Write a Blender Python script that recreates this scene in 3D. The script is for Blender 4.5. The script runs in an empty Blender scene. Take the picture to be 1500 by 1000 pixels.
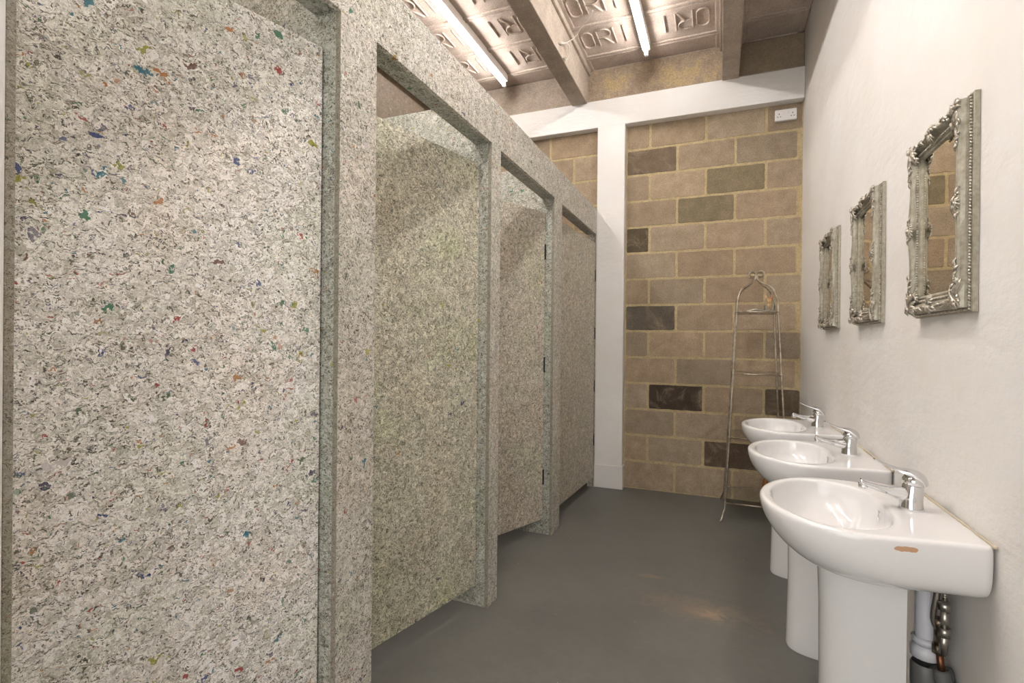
import bpy, bmesh, math, random
from mathutils import Vector, Matrix
random.seed(7)
S = bpy.context.scene
COL = S.collection
PI = math.pi

# ------------------------------------------------------------------ helpers
def smoothstep_list(pts, n=8):
    """Catmull-Rom through the points."""
    P = [Vector(p) for p in pts]
    P = [P[0]*2-P[1]] + P + [P[-1]*2-P[-2]]
    out = []
    for i in range(1, len(P)-2):
        for k in range(n):
            t = k/n
            a, b, c, d = P[i-1], P[i], P[i+1], P[i+2]
            out.append(0.5*((2*b)+(c-a)*t+(2*a-5*b+4*c-d)*t*t+(3*b-a-3*c+d)*t**3))
    out.append(P[-2].copy())
    return out

def interp_vals(vals, n=8):
    V = [Vector((v, 0, 0)) for v in vals]
    return [v.x for v in smoothstep_list(V, n)]

class MB:
    def __init__(self):
        self.v = []; self.f = []; self.s = []
    def add(self, vs, fs, smooth=False):
        o = len(self.v)
        self.v += [tuple(v) for v in vs]
        self.f += [tuple(i+o for i in f) for f in fs]
        self.s += [smooth]*len(fs)
        return self
    def box(self, x0, x1, y0, y1, z0, z1):
        x0, x1 = min(x0, x1), max(x0, x1); y0, y1 = min(y0, y1), max(y0, y1); z0, z1 = min(z0, z1), max(z0, z1)
        v = [(x0,y0,z0),(x1,y0,z0),(x1,y1,z0),(x0,y1,z0),(x0,y0,z1),(x1,y0,z1),(x1,y1,z1),(x0,y1,z1)]
        f = [(0,3,2,1),(4,5,6,7),(0,1,5,4),(1,2,6,5),(2,3,7,6),(3,0,4,7)]
        return self.add(v, f)
    def bbox(self, x0, x1, y0, y1, z0, z1, b=.003):
        """box with chamfered edges"""
        bm = bmesh.new()
        bmesh.ops.create_cube(bm, size=1)
        for v in bm.verts:
            v.co.x = (x0+x1)/2+v.co.x*abs(x1-x0); v.co.y = (y0+y1)/2+v.co.y*abs(y1-y0); v.co.z = (z0+z1)/2+v.co.z*abs(z1-z0)
        bmesh.ops.bevel(bm, geom=list(bm.edges), offset=b, segments=2, profile=.5, affect='EDGES')
        bm.verts.ensure_lookup_table()
        self.add([v.co[:] for v in bm.verts], [[v.index for v in f.verts] for f in bm.faces]); bm.free()
        return self
    def tube(self, path, rad, n=8, caps=True, flat=1.0, up=None):
        P = [Vector(p) for p in path]
        R = rad if isinstance(rad, (list, tuple)) else [rad]*len(P)
        T = []
        for i in range(len(P)):
            a = P[max(i-1, 0)]; b = P[min(i+1, len(P)-1)]
            t = (b-a); T.append(t.normalized() if t.length > 1e-9 else Vector((0,0,1)))
        ref = Vector(up) if up else (Vector((0,0,1)) if abs(T[0].z) < .9 else Vector((1,0,0)))
        N = (ref-T[0]*ref.dot(T[0])).normalized()
        vs = []
        for i, p in enumerate(P):
            if up:
                N = (ref-T[i]*ref.dot(T[i]))
                N = N.normalized() if N.length > 1e-6 else Vector((1,0,0))
            else:
                N = (N-T[i]*N.dot(T[i])).normalized()
            B = T[i].cross(N)
            r = R[i]
            rn, rb = (r if isinstance(r, tuple) else (r*flat, r))
            for k in range(n):
                a = 2*PI*k/n
                vs.append(p+N*math.cos(a)*rn+B*math.sin(a)*rb)
        fs = []
        for i in range(len(P)-1):
            for k in range(n):
                k2 = (k+1) % n
                fs.append((i*n+k, i*n+k2, (i+1)*n+k2, (i+1)*n+k))
        if caps:
            fs.append(tuple(range(n-1, -1, -1)))
            fs.append(tuple((len(P)-1)*n+k for k in range(n)))
        return self.add(vs, fs, True)
    def lathe(self, prof, c=(0,0,0), axis='z', n=24, caps=False):
        vs = []
        for r, h in prof:
            for k in range(n):
                a = 2*PI*k/n
                x, y = r*math.cos(a), r*math.sin(a)
                p = {'z': (x, y, h), 'x': (h, x, y), 'y': (y, h, x)}[axis]
                vs.append((p[0]+c[0], p[1]+c[1], p[2]+c[2]))
        fs = []
        for i in range(len(prof)-1):
            for k in range(n):
                k2 = (k+1) % n
                fs.append((i*n+k, i*n+k2, (i+1)*n+k2, (i+1)*n+k))
        if caps:
            fs.append(tuple(range(n-1, -1, -1))); fs.append(tuple((len(prof)-1)*n+k for k in range(n)))
        return self.add(vs, fs, True)
    def ball(self, c, r, sx=1, sy=1, sz=1, seg=8, rings=5):
        vs = [(c[0], c[1], c[2]+r*sz)]
        for i in range(1, rings):
            a = PI*i/rings
            for k in range(seg):
                b = 2*PI*k/seg
                vs.append((c[0]+r*sx*math.sin(a)*math.cos(b), c[1]+r*sy*math.sin(a)*math.sin(b), c[2]+r*sz*math.cos(a)))
        vs.append((c[0], c[1], c[2]-r*sz))
        fs = []
        for k in range(seg):
            fs.append((0, 1+k, 1+(k+1) % seg))
        for i in range(rings-2):
            for k in range(seg):
                k2 = (k+1) % seg
                fs.append((1+i*seg+k, 1+(i+1)*seg+k, 1+(i+1)*seg+k2, 1+i*seg+k2))
        L = len(vs)-1; o = 1+(rings-2)*seg
        for k in range(seg):
            fs.append((L, o+(k+1) % seg, o+k))
        return self.add(vs, fs, True)
    def build(self, name, mat, parent=None, bevel=0, loc=None, weld=False):
        me = bpy.data.meshes.new(name)
        me.from_pydata(self.v, [], self.f)
        me.polygons.foreach_set('use_smooth', self.s)
        bm = bmesh.new(); bm.from_mesh(me)
        if weld: bmesh.ops.remove_doubles(bm, verts=bm.verts, dist=1e-5)
        bmesh.ops.recalc_face_normals(bm, faces=bm.faces)
        bm.to_mesh(me); bm.free()
        me.materials.append(mat)
        o = bpy.data.objects.new(name, me); COL.objects.link(o)
        if loc: o.location = loc
        if parent: o.parent = parent
        if bevel:
            m = o.modifiers.new('bevel', 'BEVEL'); m.width = bevel; m.segments = 2; m.limit_method = 'ANGLE'
        return o

def thing(name, label, cat, loc=(0,0,0), group=None):
    o = bpy.data.objects.new(name, None); COL.objects.link(o)
    o.location = loc; o.empty_display_size = .1
    o['label'] = label; o['category'] = cat
    if group: o['group'] = group
    return o
def tag(o, label, cat, group=None):
    o['label'] = label; o['category'] = cat
    if group: o['group'] = group
    return o
def struct(o, label=None):
    o['kind'] = 'structure'
    if label: o['label'] = label
    return o
def copy_tree(o, parent=None):
    c = o.copy(); COL.objects.link(c)
    if parent: c.parent = parent
    for ch in [x for x in bpy.data.objects if x.parent == o and x is not c]:
        copy_tree(ch, c)
    return c

# ------------------------------------------------------------------ materials
def srgb(r, g, b):
    f = lambda c: (c/255/12.92) if c/255 <= .04045 else ((c/255+.055)/1.055)**2.4
    return (f(r), f(g), f(b), 1)

class NT:
    def __init__(self, name):
        self.m = bpy.data.materials.new(name); self.m.use_nodes = True
        self.t = self.m.node_tree; self.n = self.t.nodes; self.l = self.t.links
        self.b = self.n['Principled BSDF']
    def new(self, ty, **kw):
        n = self.n.new(ty)
        for k, v in kw.items():
            if k.startswith('i_'): n.inputs[k[2:]].default_value = v
            else: setattr(n, k, v)
        return n
    def link(self, a, b): self.l.new(a, b)
    def noise(self, vec, scale, detail=3, rough=.55, dist=0):
        n = self.new('ShaderNodeTexNoise'); n.inputs['Scale'].default_value = scale
        n.inputs['Detail'].default_value = detail; n.inputs['Roughness'].default_value = rough; n.inputs['Distortion'].default_value = dist
        if vec: self.link(vec, n.inputs['Vector'])
        return n
    def vor(self, vec, scale, feature='F1', rnd=1):
        n = self.new('ShaderNodeTexVoronoi', feature=feature); n.inputs['Scale'].default_value = scale
        n.inputs['Randomness'].default_value = rnd
        self.link(vec, n.inputs['Vector']); return n
    def ramp(self, fac, stops, interp='LINEAR'):
        n = self.new('ShaderNodeValToRGB'); cr = n.color_ramp; cr.interpolation = interp
        while len(cr.elements) < len(stops): cr.elements.new(.5)
        for e, (p, c) in zip(cr.elements, stops):
            e.position = p; e.color = c if len(c) == 4 else (*c, 1)
        self.link(fac, n.inputs[0]); return n.outputs[0]
    def mix(self, fac, a, b, mode='MIX'):
        n = self.new('ShaderNodeMix', data_type='RGBA', blend_type=mode)
        for s, v in ((0, fac), (6, a), (7, b)):
            if hasattr(v, 'links'): self.link(v, n.inputs[s])
            else: n.inputs[s].default_value = v
        return n.outputs[2]
    def math(self, op, a, b=0, clamp=False):
        n = self.new('ShaderNodeMath', operation=op); n.use_clamp = clamp
        for s, v in ((0, a), (1, b)):
            if hasattr(v, 'links'): self.link(v, n.inputs[s])
            else: n.inputs[s].default_value = v
        return n.outputs[0]
    def vmath(self, op, a, b):
        n = self.new('ShaderNodeVectorMath', operation=op)
        for s, v in ((0, a), (1, b)):
            if hasattr(v, 'links'): self.link(v, n.inputs[s])
            else: n.inputs[s].default_value = v
        return n.outputs[0]
    def bump(self, h, strength=.3, dist=.01):
        n = self.new('ShaderNodeBump'); n.inputs['Strength'].default_value = strength; n.inputs['Distance'].default_value = dist
        self.link(h, n.inputs['Height']); self.link(n.outputs[0], self.b.inputs['Normal'])
    def set(self, **kw):
        for k, v in kw.items():
            k = k.replace('_', ' ')
            if hasattr(v, 'links'): self.link(v, self.b.inputs[k])
            else: self.b.inputs[k].default_value = v
        return self.m
    def obj(self):
        return self.new('ShaderNodeTexCoord').outputs['Object']

W4 = (1,1,1,1); K4 = (0,0,0,1)

def plain(name, col, rough=.5, metal=0, **kw):
    t = NT(name); t.set(Base_Color=col, Roughness=rough, Metallic=metal)
    for k, v in kw.items(): t.b.inputs[k.replace('_', ' ')].default_value = v
    return t.m

def flake_board(name, big=1.0, light=(.60,.57,.50), olive=.0, specks=.5, colour=.5, seed=0.0, grain=1.0, contrast=1.0):
    """recycled plastic flake board: pale chips, dark olive-brown strands, a few bright chips"""
    t = NT(name); o = t.obj()
    rnd = t.new('ShaderNodeObjectInfo').outputs['Random']
    cx = t.new('ShaderNodeCombineXYZ')
    sc = t.math('MULTIPLY', rnd, 13.7)
    for i in range(3): t.link(sc, cx.inputs[i])
    v0 = t.vmath('ADD', o, cx.outputs[0]); v0 = t.vmath('ADD', v0, (seed, seed*1.7, seed*.6))
    w1 = t.noise(v0, 38/big, 2); w2 = t.noise(v0, 150/big, 2)
    d1 = t.vmath('MULTIPLY', t.vmath('SUBTRACT', w1.outputs['Color'], (.5,.5,.5)), (.05*big,)*3)
    d2 = t.vmath('MULTIPLY', t.vmath('SUBTRACT', w2.outputs['Color'], (.5,.5,.5)), (.016*big,)*3)
    vw = t.vmath('ADD', t.vmath('ADD', v0, d1), d2)
    L = Vector(light)
    def c(k, a=(1,1,1)):
        k = 1+(k-1)*contrast
        return (L.x*k*a[0], L.y*k*a[1], L.z*k*a[2], 1)
    def sep(col, i):
        n = t.new('ShaderNodeSeparateColor'); t.link(col, n.inputs[0]); return n.outputs[i]
    def stretched(rot, scl):
        mp = t.new('ShaderNodeMapping'); t.link(vw, mp.inputs[0])
        mp.inputs['Rotation'].default_value = rot; mp.inputs['Scale'].default_value = scl
        return mp.outputs[0]
    # pale chips, two sizes
    vA = t.vor(vw, 58/big); a = sep(vA.outputs['Color'], 0)
    colA = t.ramp(a, [(0, c(.55,(1,1,.86))), (.18, c(.74,(1,.99,.93))), (.45, c(.95)), (.75, c(1.14)), (1, c(1.36,(1,1,1.05)))])
    vB = t.vor(stretched((.6,.5,0), (1,1,1.8)), 120/big); b = sep(vB.outputs['Color'], 1)
    colB = t.ramp(b, [(0, c(.40,(1,.97,.80))), (.15, c(.66,(1,.98,.88))), (.4, c(.95)), (.7, c(1.12)), (1, c(1.36))])
    base = t.mix(.52, colA, colB)
    lo = t.noise(v0, 9/big, 3, .6)
    clump = t.ramp(lo.outputs['Fac'], [(.34, K4), (.62, W4)])
    fine = t.noise(vw, 120/big, 3, .65, .6)
    # dark strands in three directions
    for rot, scl, scale, thr, wd in (((.75,.7,0), (1,1,3.0), 85, .80, .44), ((-.5,-.6,.3), (1,1,2.6), 120, .82, .46), ((1.5,1.2,0), (1,1,2.8), 70, .84, .36)):
        v = t.vor(stretched(rot, scl), scale/big)
        lvl = t.math('ADD', sep(v.outputs['Color'], 0), t.math('MULTIPLY', clump, .13))
        k = t.math('MULTIPLY', t.math('GREATER_THAN', lvl, thr+.12-.16*specks), t.ramp(v.outputs['Distance'], [(wd-.12, W4), (wd+.08, K4)]))
        k = t.math('MULTIPLY', k, t.ramp(fine.outputs['Fac'], [(.34, (.4,.4,.4,1)), (.5, (.92,.92,.92,1))]))
        dcol = t.ramp(sep(v.outputs['Color'], 1), [(0, (.050,.040,.022,1)), (.3, (.13,.11,.055,1)), (.5, (.085,.085,.05,1)), (.7, (.15,.115,.07,1)), (.9, (.06,.065,.06,1))], 'CONSTANT')
        base = t.mix(k, base, dcol)
    sp = t.math('ADD', t.math('MULTIPLY', fine.outputs['Fac'], .85), t.math('MULTIPLY', clump, .07))
    th = .60-.05*specks
    base = t.mix(t.math('MULTIPLY', t.ramp(sp, [(th-.03, K4), (th+.05, W4)]), .6), base, (.10,.085,.05,1))
    # thin lines between chips
    vE = t.vor(vw, 80/big, 'DISTANCE_TO_EDGE')
    ed = t.ramp(vE.outputs['Distance'], [(0, W4), (.06, K4)])
    base = t.mix(t.math('MULTIPLY', ed, .30*grain), base, (.13,.11,.07,1))
    g = t.noise(v0, 380/big, 2, .7)
    base = t.mix(1, base, t.ramp(g.outputs['Fac'], [(.3, (1-.24*grain,)*3), (.7, (1+.22*grain,)*3)]), 'MULTIPLY')
    tint = t.ramp(t.noise(v0, 2.6, 3).outputs['Fac'], [(.3, (1.03,.985,.95,1)), (.5, (1,1,1,1)), (.7, (.97-.04*olive,1.0,.94-.22*olive,1))])
    base = t.mix(1, base, tint, 'MULTIPLY')
    # coloured chips at two sizes, ragged
    for scale, amt, off, st in ((34, .05, 3.1, 1.6), (80, .06, 9.4, 2.2)):
        mp = t.new('ShaderNodeMapping'); t.link(vw, mp.inputs[0]); mp.inputs['Location'].default_value = (off, off*.4, off*2)
        mp.inputs['Rotation'].default_value = (off, off*.7, 0); mp.inputs['Scale'].default_value = (1, 1, st)
        vC = t.vor(mp.outputs[0], scale/big)
        r0 = sep(vC.outputs['Color'], 0)
        pick = t.math('GREATER_THAN', r0, 1-amt*colour*2)
        size = t.math('ADD', t.math('MULTIPLY', sep(vC.outputs['Color'], 1), .28), .14)
        size = t.math('ADD', size, t.math('MULTIPLY', t.math('SUBTRACT', fine.outputs['Fac'], .5), .7))
        near = t.math('LESS_THAN', vC.outputs['Distance'], size)
        k = t.math('MULTIPLY', t.math('MULTIPLY', pick, near), t.math('ADD', .45, t.math('MULTIPLY', sep(vC.outputs['Color'], 1), .45)))
        hue = t.ramp(sep(vC.outputs['Color'], 2), [(0, srgb(40,62,125)), (.12, srgb(30,110,75)), (.24, srgb(160,155,40)), (.36, srgb(165,50,42)), (.46, srgb(30,115,135)), (.54, srgb(68,60,92)), (.64, srgb(185,115,45)), (.74, srgb(60,84,52)), (.84, srgb(205,196,196)), (.93, srgb(110,70,60))], 'CONSTANT')
        base = t.mix(k, base, hue)
    t.set(Base_Color=base, Roughness=.5)
    t.b.inputs['Specular IOR Level'].default_value = .3
    t.bump(fine.outputs['Fac'], .3, .002)
    return t.m

M_door = flake_board('pale flake board', 1.08, (.87,.84,.79), 0, .30, 1.8, 1.3, 1, 1.0)
M_door_green = flake_board('greenish flake board', 1.0, (.67,.645,.53), .5, 1.05, .35, 4.1, .9, 1.25)
M_door_tan = flake_board('tan flake board', .95, (.67,.62,.53), .2, 1.0, .3, 7.7, .9, 1.2)
M_frame = flake_board('frame flake board', 1.1, (.70,.67,.61), 0, .8, .6, 2.2, 1, .9)
M_edge = flake_board('cut flake board edge', .6, (.33,.30,.25), .1, .4, .1, 5.5, 1, .8)
M_leftwall = flake_board('dark brown flake board', 1.0, (.20,.15,.11), .1, .6, .1, 6.6)
M_divider = flake_board('divider flake board', 1.1, (.50,.51,.46), .1, 1.0, .4, 8.8)

def painted(name, col, bumpk=.25, scale=9, dirt=.06):
    t = NT(name); o = t.obj()
    n1 = t.noise(o, 2.2, 4); n2 = t.noise(o, 40, 4)
    c = t.mix(t.ramp(n1.outputs['Fac'], [(.35, K4), (.7, W4)]), col, (col[0]*(1-dirt), col[1]*(1-dirt*1.3), col[2]*(1-dirt*1.8), 1))
    sc = t.noise(o, 5.5, 6, .75, 1.5)
    c = t.mix(t.math('MULTIPLY', t.ramp(sc.outputs['Fac'], [(.69, K4), (.72, W4)]), .18), c, (col[0]*.6, col[1]*.55, col[2]*.5, 1))
    t.set(Base_Color=c, Roughness=.62)
    mp = t.new('ShaderNodeMapping'); t.link(o, mp.inputs[0]); mp.inputs['Scale'].default_value = (1, 1, 2.5)
    s = t.noise(mp.outputs[0], scale, 6, .6)
    t.bump(t.math('ADD', s.outputs['Fac'], t.math('MULTIPLY', n2.outputs['Fac'], .25)), bumpk, .012)
    return t.m
M_white = painted('white painted plaster', (.735,.715,.69,1), .35, 7)
M_lintel = painted('white painted concrete', (.80,.785,.765,1), .3, 12)

def concrete(name, c1, c2, scale=6, bumpk=.4, spots=0):
    t = NT(name); o = t.obj()
    n = t.noise(o, scale, 6, .65); f = t.noise(o, 90, 4, .7)
    c = t.ramp(n.outputs['Fac'], [(.3, c1), (.7, c2)])
    c = t.mix(1, c, t.ramp(f.outputs['Fac'], [(.3, (.75,.75,.75,1)), (.7, (1.2,1.2,1.2,1))]), 'MULTIPLY')
    if spots:
        v = t.vor(o, 28); w = t.noise(o, 4, 2)
        k = t.math('MULTIPLY', t.math('LESS_THAN', v.outputs['Distance'], .12), t.math('GREATER_THAN', w.outputs['Fac'], .55))
        c = t.mix(t.math('MULTIPLY', k, spots), c, (.65,.6,.5,1))
    t.set(Base_Color=c, Roughness=.85)
    t.b.inputs['Specular IOR Level'].default_value = .2
    t.bump(t.math('ADD', n.outputs['Fac'], t.math('MULTIPLY', f.outputs['Fac'], .3)), bumpk, .01)
    return t.m
M_ceil = concrete('ceiling block concrete', (.42,.34,.285,1), (.60,.505,.435,1), 5, .3, .7)
M_beam = concrete('beam concrete', (.35,.29,.235,1), (.48,.405,.335,1), 9, .3, .3)
M_beam_dark = concrete('dark weathered block', (.26,.205,.14,1), (.36,.285,.20,1), 10, .4, .3)

def spandrel_mat():
    t = NT('rough concrete with yellow mortar'); o = t.obj()
    n = t.noise(o, 5, 6, .65); f = t.noise(o, 70, 4, .7)
    c = t.ramp(n.outputs['Fac'], [(.3, (.32,.24,.165,1)), (.52, (.46,.36,.26,1)), (.6, (.56,.43,.25,1)), (.75, (.58,.44,.22,1))])
    c = t.mix(1, c, t.ramp(f.outputs['Fac'], [(.3, (.7,.7,.7,1)), (.7, (1.2,1.2,1.2,1))]), 'MULTIPLY')
    t.set(Base_Color=c, Roughness=.9)
    t.bump(t.math('ADD', t.noise(o, 18, 6, .7, 1).outputs['Fac'], f.outputs['Fac']), .8, .015)
    return t.m
M_span = spandrel_mat()

def floor_mat():
    t = NT('grey painted floor'); o = t.obj()
    n = t.noise(o, 1.6, 5, .6); f = t.noise(o, 22, 5, .7)
    c = t.ramp(n.outputs['Fac'], [(.3, (.140,.136,.122,1)), (.7, (.178,.172,.155,1))])
    c = t.mix(1, c, t.ramp(f.outputs['Fac'], [(.3, (.88,.88,.88,1)), (.7, (1.1,1.1,1.1,1))]), 'MULTIPLY')
    # worn brown dust patch between cubicles and sinks
    for (cx, cy, sx, sy, amt, colr) in ((-.66,-1.93,.34,.14,.62,(.27,.205,.145,1)), (-.60,-1.955,.09,.045,.55,(.48,.33,.20,1)), (-.93,-1.66,.10,.03,.4,(.34,.24,.15,1)), (-.66,-1.75,.22,.03,.35,(.22,.18,.12,1))):
        mp = t.new('ShaderNodeMapping', vector_type='TEXTURE'); t.link(o, mp.inputs[0])
        mp.inputs['Location'].default_value = (cx, cy, 0); mp.inputs['Scale'].default_value = (sx, sy, 1)
        ln = t.new('ShaderNodeVectorMath', operation='LENGTH'); t.link(mp.outputs[0], ln.inputs[0])
        wob = t.math('ADD', ln.outputs['Value'], t.math('MULTIPLY', t.math('SUBTRACT', t.noise(o, 14, 8, .8, .6).outputs['Fac'], .5), 4.2))
        k = t.ramp(wob, [(.15, W4), (1.0, K4)])
        c = t.mix(t.math('MULTIPLY', k, amt*.8), c, colr)
    # tiny flecks
    v = t.vor(o, 9); k = t.math('LESS_THAN', v.outputs['Distance'], .022)
    c = t.mix(t.math('MULTIPLY', k, .7), c, (.6,.57,.52,1))
    t.set(Base_Color=c, Roughness=t.ramp(f.outputs['Fac'], [(.3, (.42,.42,.42,1)), (.7, (.6,.6,.6,1))]))
    t.b.inputs['Specular IOR Level'].default_value = .35
    t.bump(f.outputs['Fac'], .08, .005)
    return t.m
M_floor = floor_mat()

def brick_mat():
    t = NT('concrete blocks'); o = t.obj()
    at = t.new('ShaderNodeAttribute', attribute_name='tone')
    n = t.noise(o, 9, 5, .7); f = t.noise(o, 120, 4, .75)
    pn = t.noise(o, 6, 5, .75, .8)
    tc = t.mix(t.ramp(pn.outputs['Fac'], [(.5, K4), (.7, (.75,.75,.75,1))]), at.outputs['Color'], (.34,.265,.195,1))
    c = t.mix(1, tc, t.ramp(n.outputs['Fac'], [(.3, (.80,.78,.74,1)), (.7, (1.14,1.13,1.12,1))]), 'MULTIPLY')
    c = t.mix(1, c, t.ramp(f.outputs['Fac'], [(.28, (.62,.61,.6,1)), (.72, (1.25,1.25,1.25,1))]), 'MULTIPLY')
    sc = t.noise(o, 26, 6, .8, 2)
    c = t.mix(t.math('MULTIPLY', t.ramp(sc.outputs['Fac'], [(.68, K4), (.73, W4)]), .4), c, (.62,.55,.42,1))
    t.set(Base_Color=c, Roughness=.95); t.b.inputs['Specular IOR Level'].default_value = .1
    t.bump(t.math('ADD', t.math('MULTIPLY', n.outputs['Fac'], .5), f.outputs['Fac']), .6, .006)
    return t.m
M_brick = brick_mat()
M_mortar = concrete('yellow mortar', (.44,.34,.19,1), (.56,.45,.27,1), 14, .5)

M_ceramic = NT('white glazed ceramic'); M_ceramic.set(Base_Color=(.76,.75,.74,1), Roughness=.12)
M_ceramic.b.inputs['Coat Weight'].default_value = .4; M_ceramic.b.inputs['Coat Roughness'].default_value = .05
M_ceramic = M_ceramic.m
def stained_ceramic():
    t = NT('chipped glazed ceramic'); o = t.obj()
    # chip in the glaze on the near side of the bowl showing brown clay
    sp = t.new('ShaderNodeSeparateXYZ'); t.link(o, sp.inputs[0])
    n = t.math('MULTIPLY', t.math('SUBTRACT', t.noise(o, 60, 4, .6).outputs['Fac'], .5), 2.4)
    ex = t.math('DIVIDE', t.math('SUBTRACT', sp.outputs[0], -.168), .024)
    ez = t.math('DIVIDE', t.math('SUBTRACT', sp.outputs[2], .7965), .0065)
    r = t.math('ADD', t.math('ADD', t.math('MULTIPLY', ex, ex), t.math('MULTIPLY', ez, ez)), n)
    near = t.math('LESS_THAN', sp.outputs[1], -.2)
    k = t.math('MULTIPLY', t.ramp(r, [(.9, W4), (1.05, K4)]), near)
    c = t.mix(k, (.76,.75,.74,1), (.52,.30,.17,1))
    t.set(Base_Color=c, Roughness=t.math('ADD', t.math('MULTIPLY', k, .5), .12))
    t.b.inputs['Coat Weight'].default_value = .4; t.b.inputs['Coat Roughness'].default_value = .05
    return t.m
M_ceramic_chip = stained_ceramic()
M_chrome = plain('chrome', (.72,.72,.73,1), .06, 1)
M_steel = plain('brushed steel', (.45,.42,.38,1), .3, 1)
M_brass = plain('tarnished brass fitting', (.22,.17,.12,1), .35, 1)
M_copper = plain('old copper pipe', (.20,.09,.05,1), .4, 1)
M_pvc = plain('white plastic pipe', (.62,.62,.66,1), .35)
M_pvcgrey = plain('grey plastic pipe', (.13,.13,.125,1), .4)
M_black = plain('black metal', (.012,.011,.01,1), .4, .3)
M_hole = plain('dark recess', (.01,.01,.01,1), .8)
M_socket = plain('white plastic', (.80,.77,.75,1), .3)
M_sock_hole = plain('dark slot', (.02,.02,.02,1), .6)
M_batten = plain('white enamelled metal', (.85,.85,.85,1), .35)
M_wire = plain('dusty white cable', (.55,.50,.44,1), .6)
M_rack = NT('antique nickel')
_o = M_rack.obj(); M_rack.set(Base_Color=M_rack.ramp(M_rack.noise(_o, 25, 3).outputs['Fac'], [(.3, (.32,.26,.19,1)), (.7, (.62,.55,.45,1))]), Roughness=.32, Metallic=1.0); M_rack = M_rack.m
def silver():
    t = NT('champagne silver leaf'); o = t.obj()
    n = t.noise(o, 70, 4, .6)
    g = t.new('ShaderNodeNewGeometry')
    c = t.ramp(n.outputs['Fac'], [(.3, (.29,.265,.195,1)), (.7, (.44,.41,.335,1))])
    t.set(Base_Color=c, Roughness=.42, Metallic=.45)
    t.bump(n.outputs['Fac'], .2, .001); return t.m
M_silver = silver()
M_silver_orn = NT('bright silver leaf')
_o = M_silver_orn.obj(); M_silver_orn.set(Base_Color=M_silver_orn.ramp(M_silver_orn.noise(_o, 120, 3).outputs['Fac'], [(.35, (.26,.22,.165,1)), (.62, (.62,.58,.51,1))]), Roughness=.3, Metallic=.7); M_silver_orn = M_silver_orn.m
M_mirror = plain('mirror glass', (.86,.83,.76,1), .015, 1)
M_glass = plain('clear glass', (.9,.95,.93,1), .02, 0, Transmission_Weight=1.0, IOR=1.45)
M_amber = plain('amber glass', (.75,.32,.06,1), .08, 0, Transmission_Weight=.75, IOR=1.45)
M_paper = plain('white paper', (.75,.71,.66,1), .8)
M_reed = NT('orange and cream dried reed')
_o = M_reed.obj(); M_reed.set(Base_Color=M_reed.ramp(M_reed.noise(_o, 40, 2).outputs['Fac'], [(.4, (.50,.20,.09,1)), (.6, (.70,.50,.25,1))]), Roughness=.6); M_reed = M_reed.m
def emis(name, col, s):
    t = NT(name); t.b.inputs['Base Color'].default_value = (.9,.9,.9,1)
    t.b.inputs['Emission Color'].default_value = col; t.b.inputs['Emission Strength'].default_value = s
    return t.m
M_tube = emis('lit fluorescent tube', (1.0,.965,.94,1), 11.5)
M_tube_added = emis('added bright fluorescent tube', (1.0,.97,.95,1), 19.5)  # brighter tubes for the strip lights added out of view

# ------------------------------------------------------------------ dimensions (metres); x=0 right wall, y=0 block wall at the end, z=0 floor
XL = -3.05          # wall behind the cubicles
YN = -6.6           # wall behind the camera
ZC = 3.68           # underside of ceiling blocks
XP = -1.595         # face of the cubicle row
ZT, ZH = 2.428, 2.214

# floor, walls
struct(MB().box(XL-.1, .12, YN-.1, .15, -.08, 0).build('floor', M_floor), 'grey painted concrete floor')
struct(MB().box(0, .12, YN, .15, 0, ZC+.1).build('wall_right', M_white), 'white painted wall with the sinks')
struct(MB().box(XL-.1, XL, YN, .15, 0, 3.38).build('wall_left', M_leftwall), 'flake board wall behind the cubicles')
wn = MB(); DX0, DX1, DZ = -2.75, -.25, 3.1  # opening added out of view so world light fills the room
wn.box(XL-.1, DX0, YN-.1, YN, 0, ZC+.1); wn.box(DX1, .12, YN-.1, YN, 0, ZC+.1); wn.box(DX0, DX1, YN-.1, YN, DZ, ZC+.1)
struct(wn.build('wall_near', M_white), 'white wall behind the camera, with an opening added for daylight')
dm = MB(); dm.bbox(DX0, DX0+.06, YN-.11, YN+.01, 0, DZ); dm.bbox(DX1-.06, DX1, YN-.11, YN+.01, 0, DZ); dm.bbox(DX0, DX1, YN-.11, YN+.01, DZ-.06, DZ)
struct(dm.build('added_opening_1', M_white), 'frame of the wide opening added to let in daylight')
pl = bpy.data.lights.new('daylight portal', 'AREA'); pl.shape = 'RECTANGLE'; pl.size = DX1-DX0; pl.size_y = DZ; pl.cycles.is_portal = True  # samples the world light coming through the added opening
po = bpy.data.objects.new('daylight_portal', pl); COL.objects.link(po); po.location = ((DX0+DX1)/2, YN-.12, DZ/2); po.rotation_euler = (math.radians(90), 0, math.radians(180))
# white masonry return where the cubicle row starts
pier = MB().box(XL, -1.59, -4.30, -4.104, 0, 3.38)
struct(pier.build('wall_entrance', M_white, bevel=.004), 'white painted masonry return beside the first cubicle')

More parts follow.
